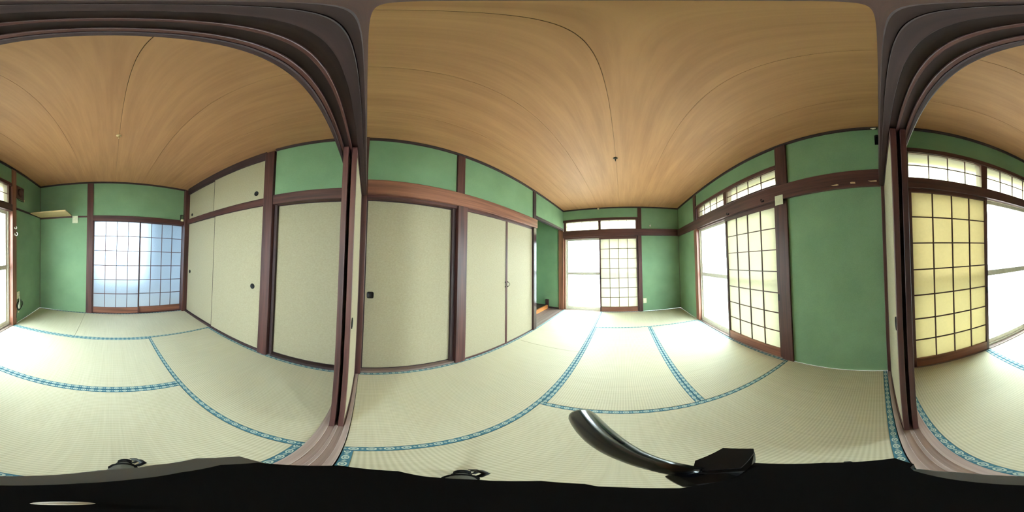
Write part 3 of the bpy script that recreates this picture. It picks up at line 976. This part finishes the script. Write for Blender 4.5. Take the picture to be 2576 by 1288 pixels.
hook('white hook on the far green wall above the dark rail', (.630, YF, 1.945), (0, -1, 0), 'white', 1.8)
hook('dark hook on the rail above the side shoji, nearer the small card', (1.268, 1.060, 1.735), (-1, 0, 0), 'iron', 1.1)
hook('dark hook on the rail above the side shoji, nearer the open glass', (1.268, 1.640, 1.722), (-1, 0, 0), 'iron', 1.1)
def ceil_hook(label, loc, mat):
    e = empty('ceiling_hook', loc, label, 'ceiling hook', 'ceiling hooks')
    from_bm('rose', lathe_bm([(.024, 0), (.024, .004), (.016, .010), (.010, .012)], 24), 'brass' if mat == 'iron' else 'board', loc, e, True, (math.pi, 0, 0))
    pts = [(0, .016 * math.sin(math.pi * 1.5 * t / 12), -.012 - .016 * (1 - math.cos(math.pi * 1.5 * t / 12))) for t in range(13)]
    from_bm('curl', tube_bm(pts, .0042, 8), mat, loc, e)
ceil_hook('dark lamp hook on the ceiling of the alcove room', (-.054, 1.700, ZC), 'iron')
ceil_hook('pale lamp hook on the ceiling of the shelf room', (-.045, -1.470, ZC), 'board')
# brackets
br = empty('wall_bracket', (XR - .012, -.045, 2.17), 'small black bracket high beside the slim dark post', 'bracket')
box('plate', (XR - .006, XR, -.040, -.004, 2.160, 2.285), 'black', br, .002)
box('arm', (XR - .040, XR - .006, -.034, -.012, 2.235, 2.262), 'black', br, .002)
pc = empty('cornice_clip', (XR - .026, .0, 2.352), 'tiny white clip under the cornice above the taped rail', 'clip')
box('clip_body', (XR - .030, XR - .021, -.020, .022, 2.362, 2.372), 'white', pc, .002)
box('clip_tongue', (XR - .030, XR - .026, -.010, .012, 2.350, 2.362), 'white', pc, .001)
pc = empty('cornice_clip.001', (-.525, YF - .026, 2.350), 'tiny pale clip under the cornice above the far transom', 'clip')
box('clip_body', (-.545, -.505, YF - .032, YF - .022, 2.360, 2.386), 'tape', pc, .002)
box('clip_tongue', (-.535, -.515, YF - .032, YF - .027, 2.348, 2.362), 'tape', pc, .001)
kl = empty('door_latch', (-1.29, YB + .03, 1.74), 'ivory latch at the top corner of the pebbled glass doors', 'latch')
box('latch_plate', (-1.310, -1.255, YB + .022, YB + .030, 1.735, 1.775), 'ivory', kl, .002)
box('latch_post', (-1.262, -1.254, YB + .0, YB + .028, 1.755, 1.860), 'brass', kl, .001)
box('latch_arm', (-1.315, -1.254, YB + .0, YB + .020, 1.852, 1.862), 'brass', kl, .001)

# ------------------------------------------------------------------ the tripod under the viewpoint
tri = empty('tripod', (0, 0, 0), 'black tripod standing astride the threshold with a long pan handle', 'tripod')
TOP = 1.016
outline = [(.030, -.001), (.021, -.007), (.011, -.012), (.002, -.018), (-.007, -.022), (-.016, -.025), (-.027, -.026), (-.035, -.021), (-.041, -.002), (-.036, .011), (-.022, .020), (-.015, .027), (-.008, .027), (-.003, .023), (.004, .021), (.016, .025), (.027, .033), (.036, .018), (.042, .000), (.036, -.004)]
from_bm('top_plate', prism_bm(outline, TOP - .012, TOP, .0015), 'rubber', (0, 0, 0), tri, False)
ledge = [(.030, -.004), (.024, -.011), (.015, -.017), (.006, -.0235), (0, -.028), (-.012, -.031), (-.024, -.0325), (-.034, -.027), (-.034, .0), (-.010, .010), (.016, .012), (.028, .006)]
ledge = [(x * 1.13, y * 1.13) for x, y in ledge]
from_bm('clamp', prism_bm(ledge, TOP - .026, TOP - .010, .001), 'grey', (0, 0, 0), tri, False)
from_bm('camera_screw', lathe_bm([(.0014, 0), (.0014, .0006), (.0008, .001)], 16), 'alu', (-.0006, -.0022, TOP), tri)
from_bm('pan_head', lathe_bm([(.020, -.100), (.027, -.095), (.028, -.060), (.022, -.055), (.022, -.026)], 28), 'black', (0, 0, TOP), tri)
knob = [(.014, .046), (.022, .060), (.040, .068), (.050, .058), (.045, .053), (.030, .040)]
from_bm('tilt_lock', prism_bm(knob, .945, .968, .003), 'black', (0, 0, 0), tri, False)
# handle: thin bar from the head, then a thick grip
h = empty('pan_handle', (.018, .045, .965), 'glossy black pan handle')
h.parent = tri
o = Vector(h.location)
P0, P1 = Vector((.016, .046, .966)), Vector((-.049, .176, .898))
def along(t):
    return P0.lerp(P1, t) - o
grip = [(.00, .0062), (.10, .0066), (.22, .0078), (.36, .0100), (.52, .0122), (.70, .0138), (.85, .0146), (.93, .0147), (.97, .0138), (.992, .0110), (1.0, .0070)]
from_bm('grip', tube_bm([along(t) for t, r in grip], [r for t, r in grip], 24), 'gloss', o, h)
from_bm('grip_seam', tube_bm([along(t) + Vector((.0040, .0020, r * .93)) for t, r in grip[3:9]], .0009, 6), 'rubber', o, h)
box('handle_socket', (.007, .026, .032, .050, .948, .962), 'black', h, .003)
from_bm('centre_column', lathe_bm([(.0125, .42), (.0125, .93)], 20), 'black', (0, 0, 0), tri)
from_bm('collar', lathe_bm([(.026, .840), (.034, .846), (.034, .900), (.026, .918)], 24), 'black', (0, 0, 0), tri)
for k, az in enumerate((189.5, 307.0, 69.0)):
    a = math.radians(az)
    d = Vector((math.sin(a), math.cos(a), 0))
    s = Vector((math.cos(a), -math.sin(a), 0))
    leg = empty('leg', (0, 0, 0), 'folding black tripod leg')
    leg.parent = tri
    def lp(z):
        t = (.90 - z) / .90
        return d * (.034 + .292 * t) + Vector((0, 0, z))
    from_bm('upper_tube', tube_bm([lp(.90), lp(.52)], .0115, 14), 'black', (0, 0, 0), leg)
    from_bm('middle_tube', tube_bm([lp(.54), lp(.26)], .0095, 14), 'black', (0, 0, 0), leg)
    from_bm('lower_tube', tube_bm([lp(.28), lp(.025)], .0075, 14), 'black', (0, 0, 0), leg)
    for zc, rr in ((.53, .0155), (.27, .0135)):
        from_bm('lock_collar', tube_bm([lp(zc + .022), lp(zc - .022)], rr, 14), 'rubber', (0, 0, 0), leg)
        q = lp(zc)
        from_bm('lock_lever', tube_bm([q + s * .014 + d * .004, q + s * .022 + d * .016 + Vector((0, 0, .004)), q + s * .018 + d * .030 - Vector((0, 0, .008)), q + s * .010 + d * .036 - Vector((0, 0, .022))], [.004, .0045, .0045, .003], 8), 'black', (0, 0, 0), leg)
    from_bm('foot', lathe_bm([(.012, 0), (.016, .003), (.016, .018), (.011, .030)], 16), 'rubber', lp(.0) - Vector((0, 0, lp(0).z - .0012)), leg)
    from_bm('brace', tube_bm([lp(.50) - d * .006, Vector((0, 0, .44)) + d * .014], .0045, 8), 'black', (0, 0, 0), leg)
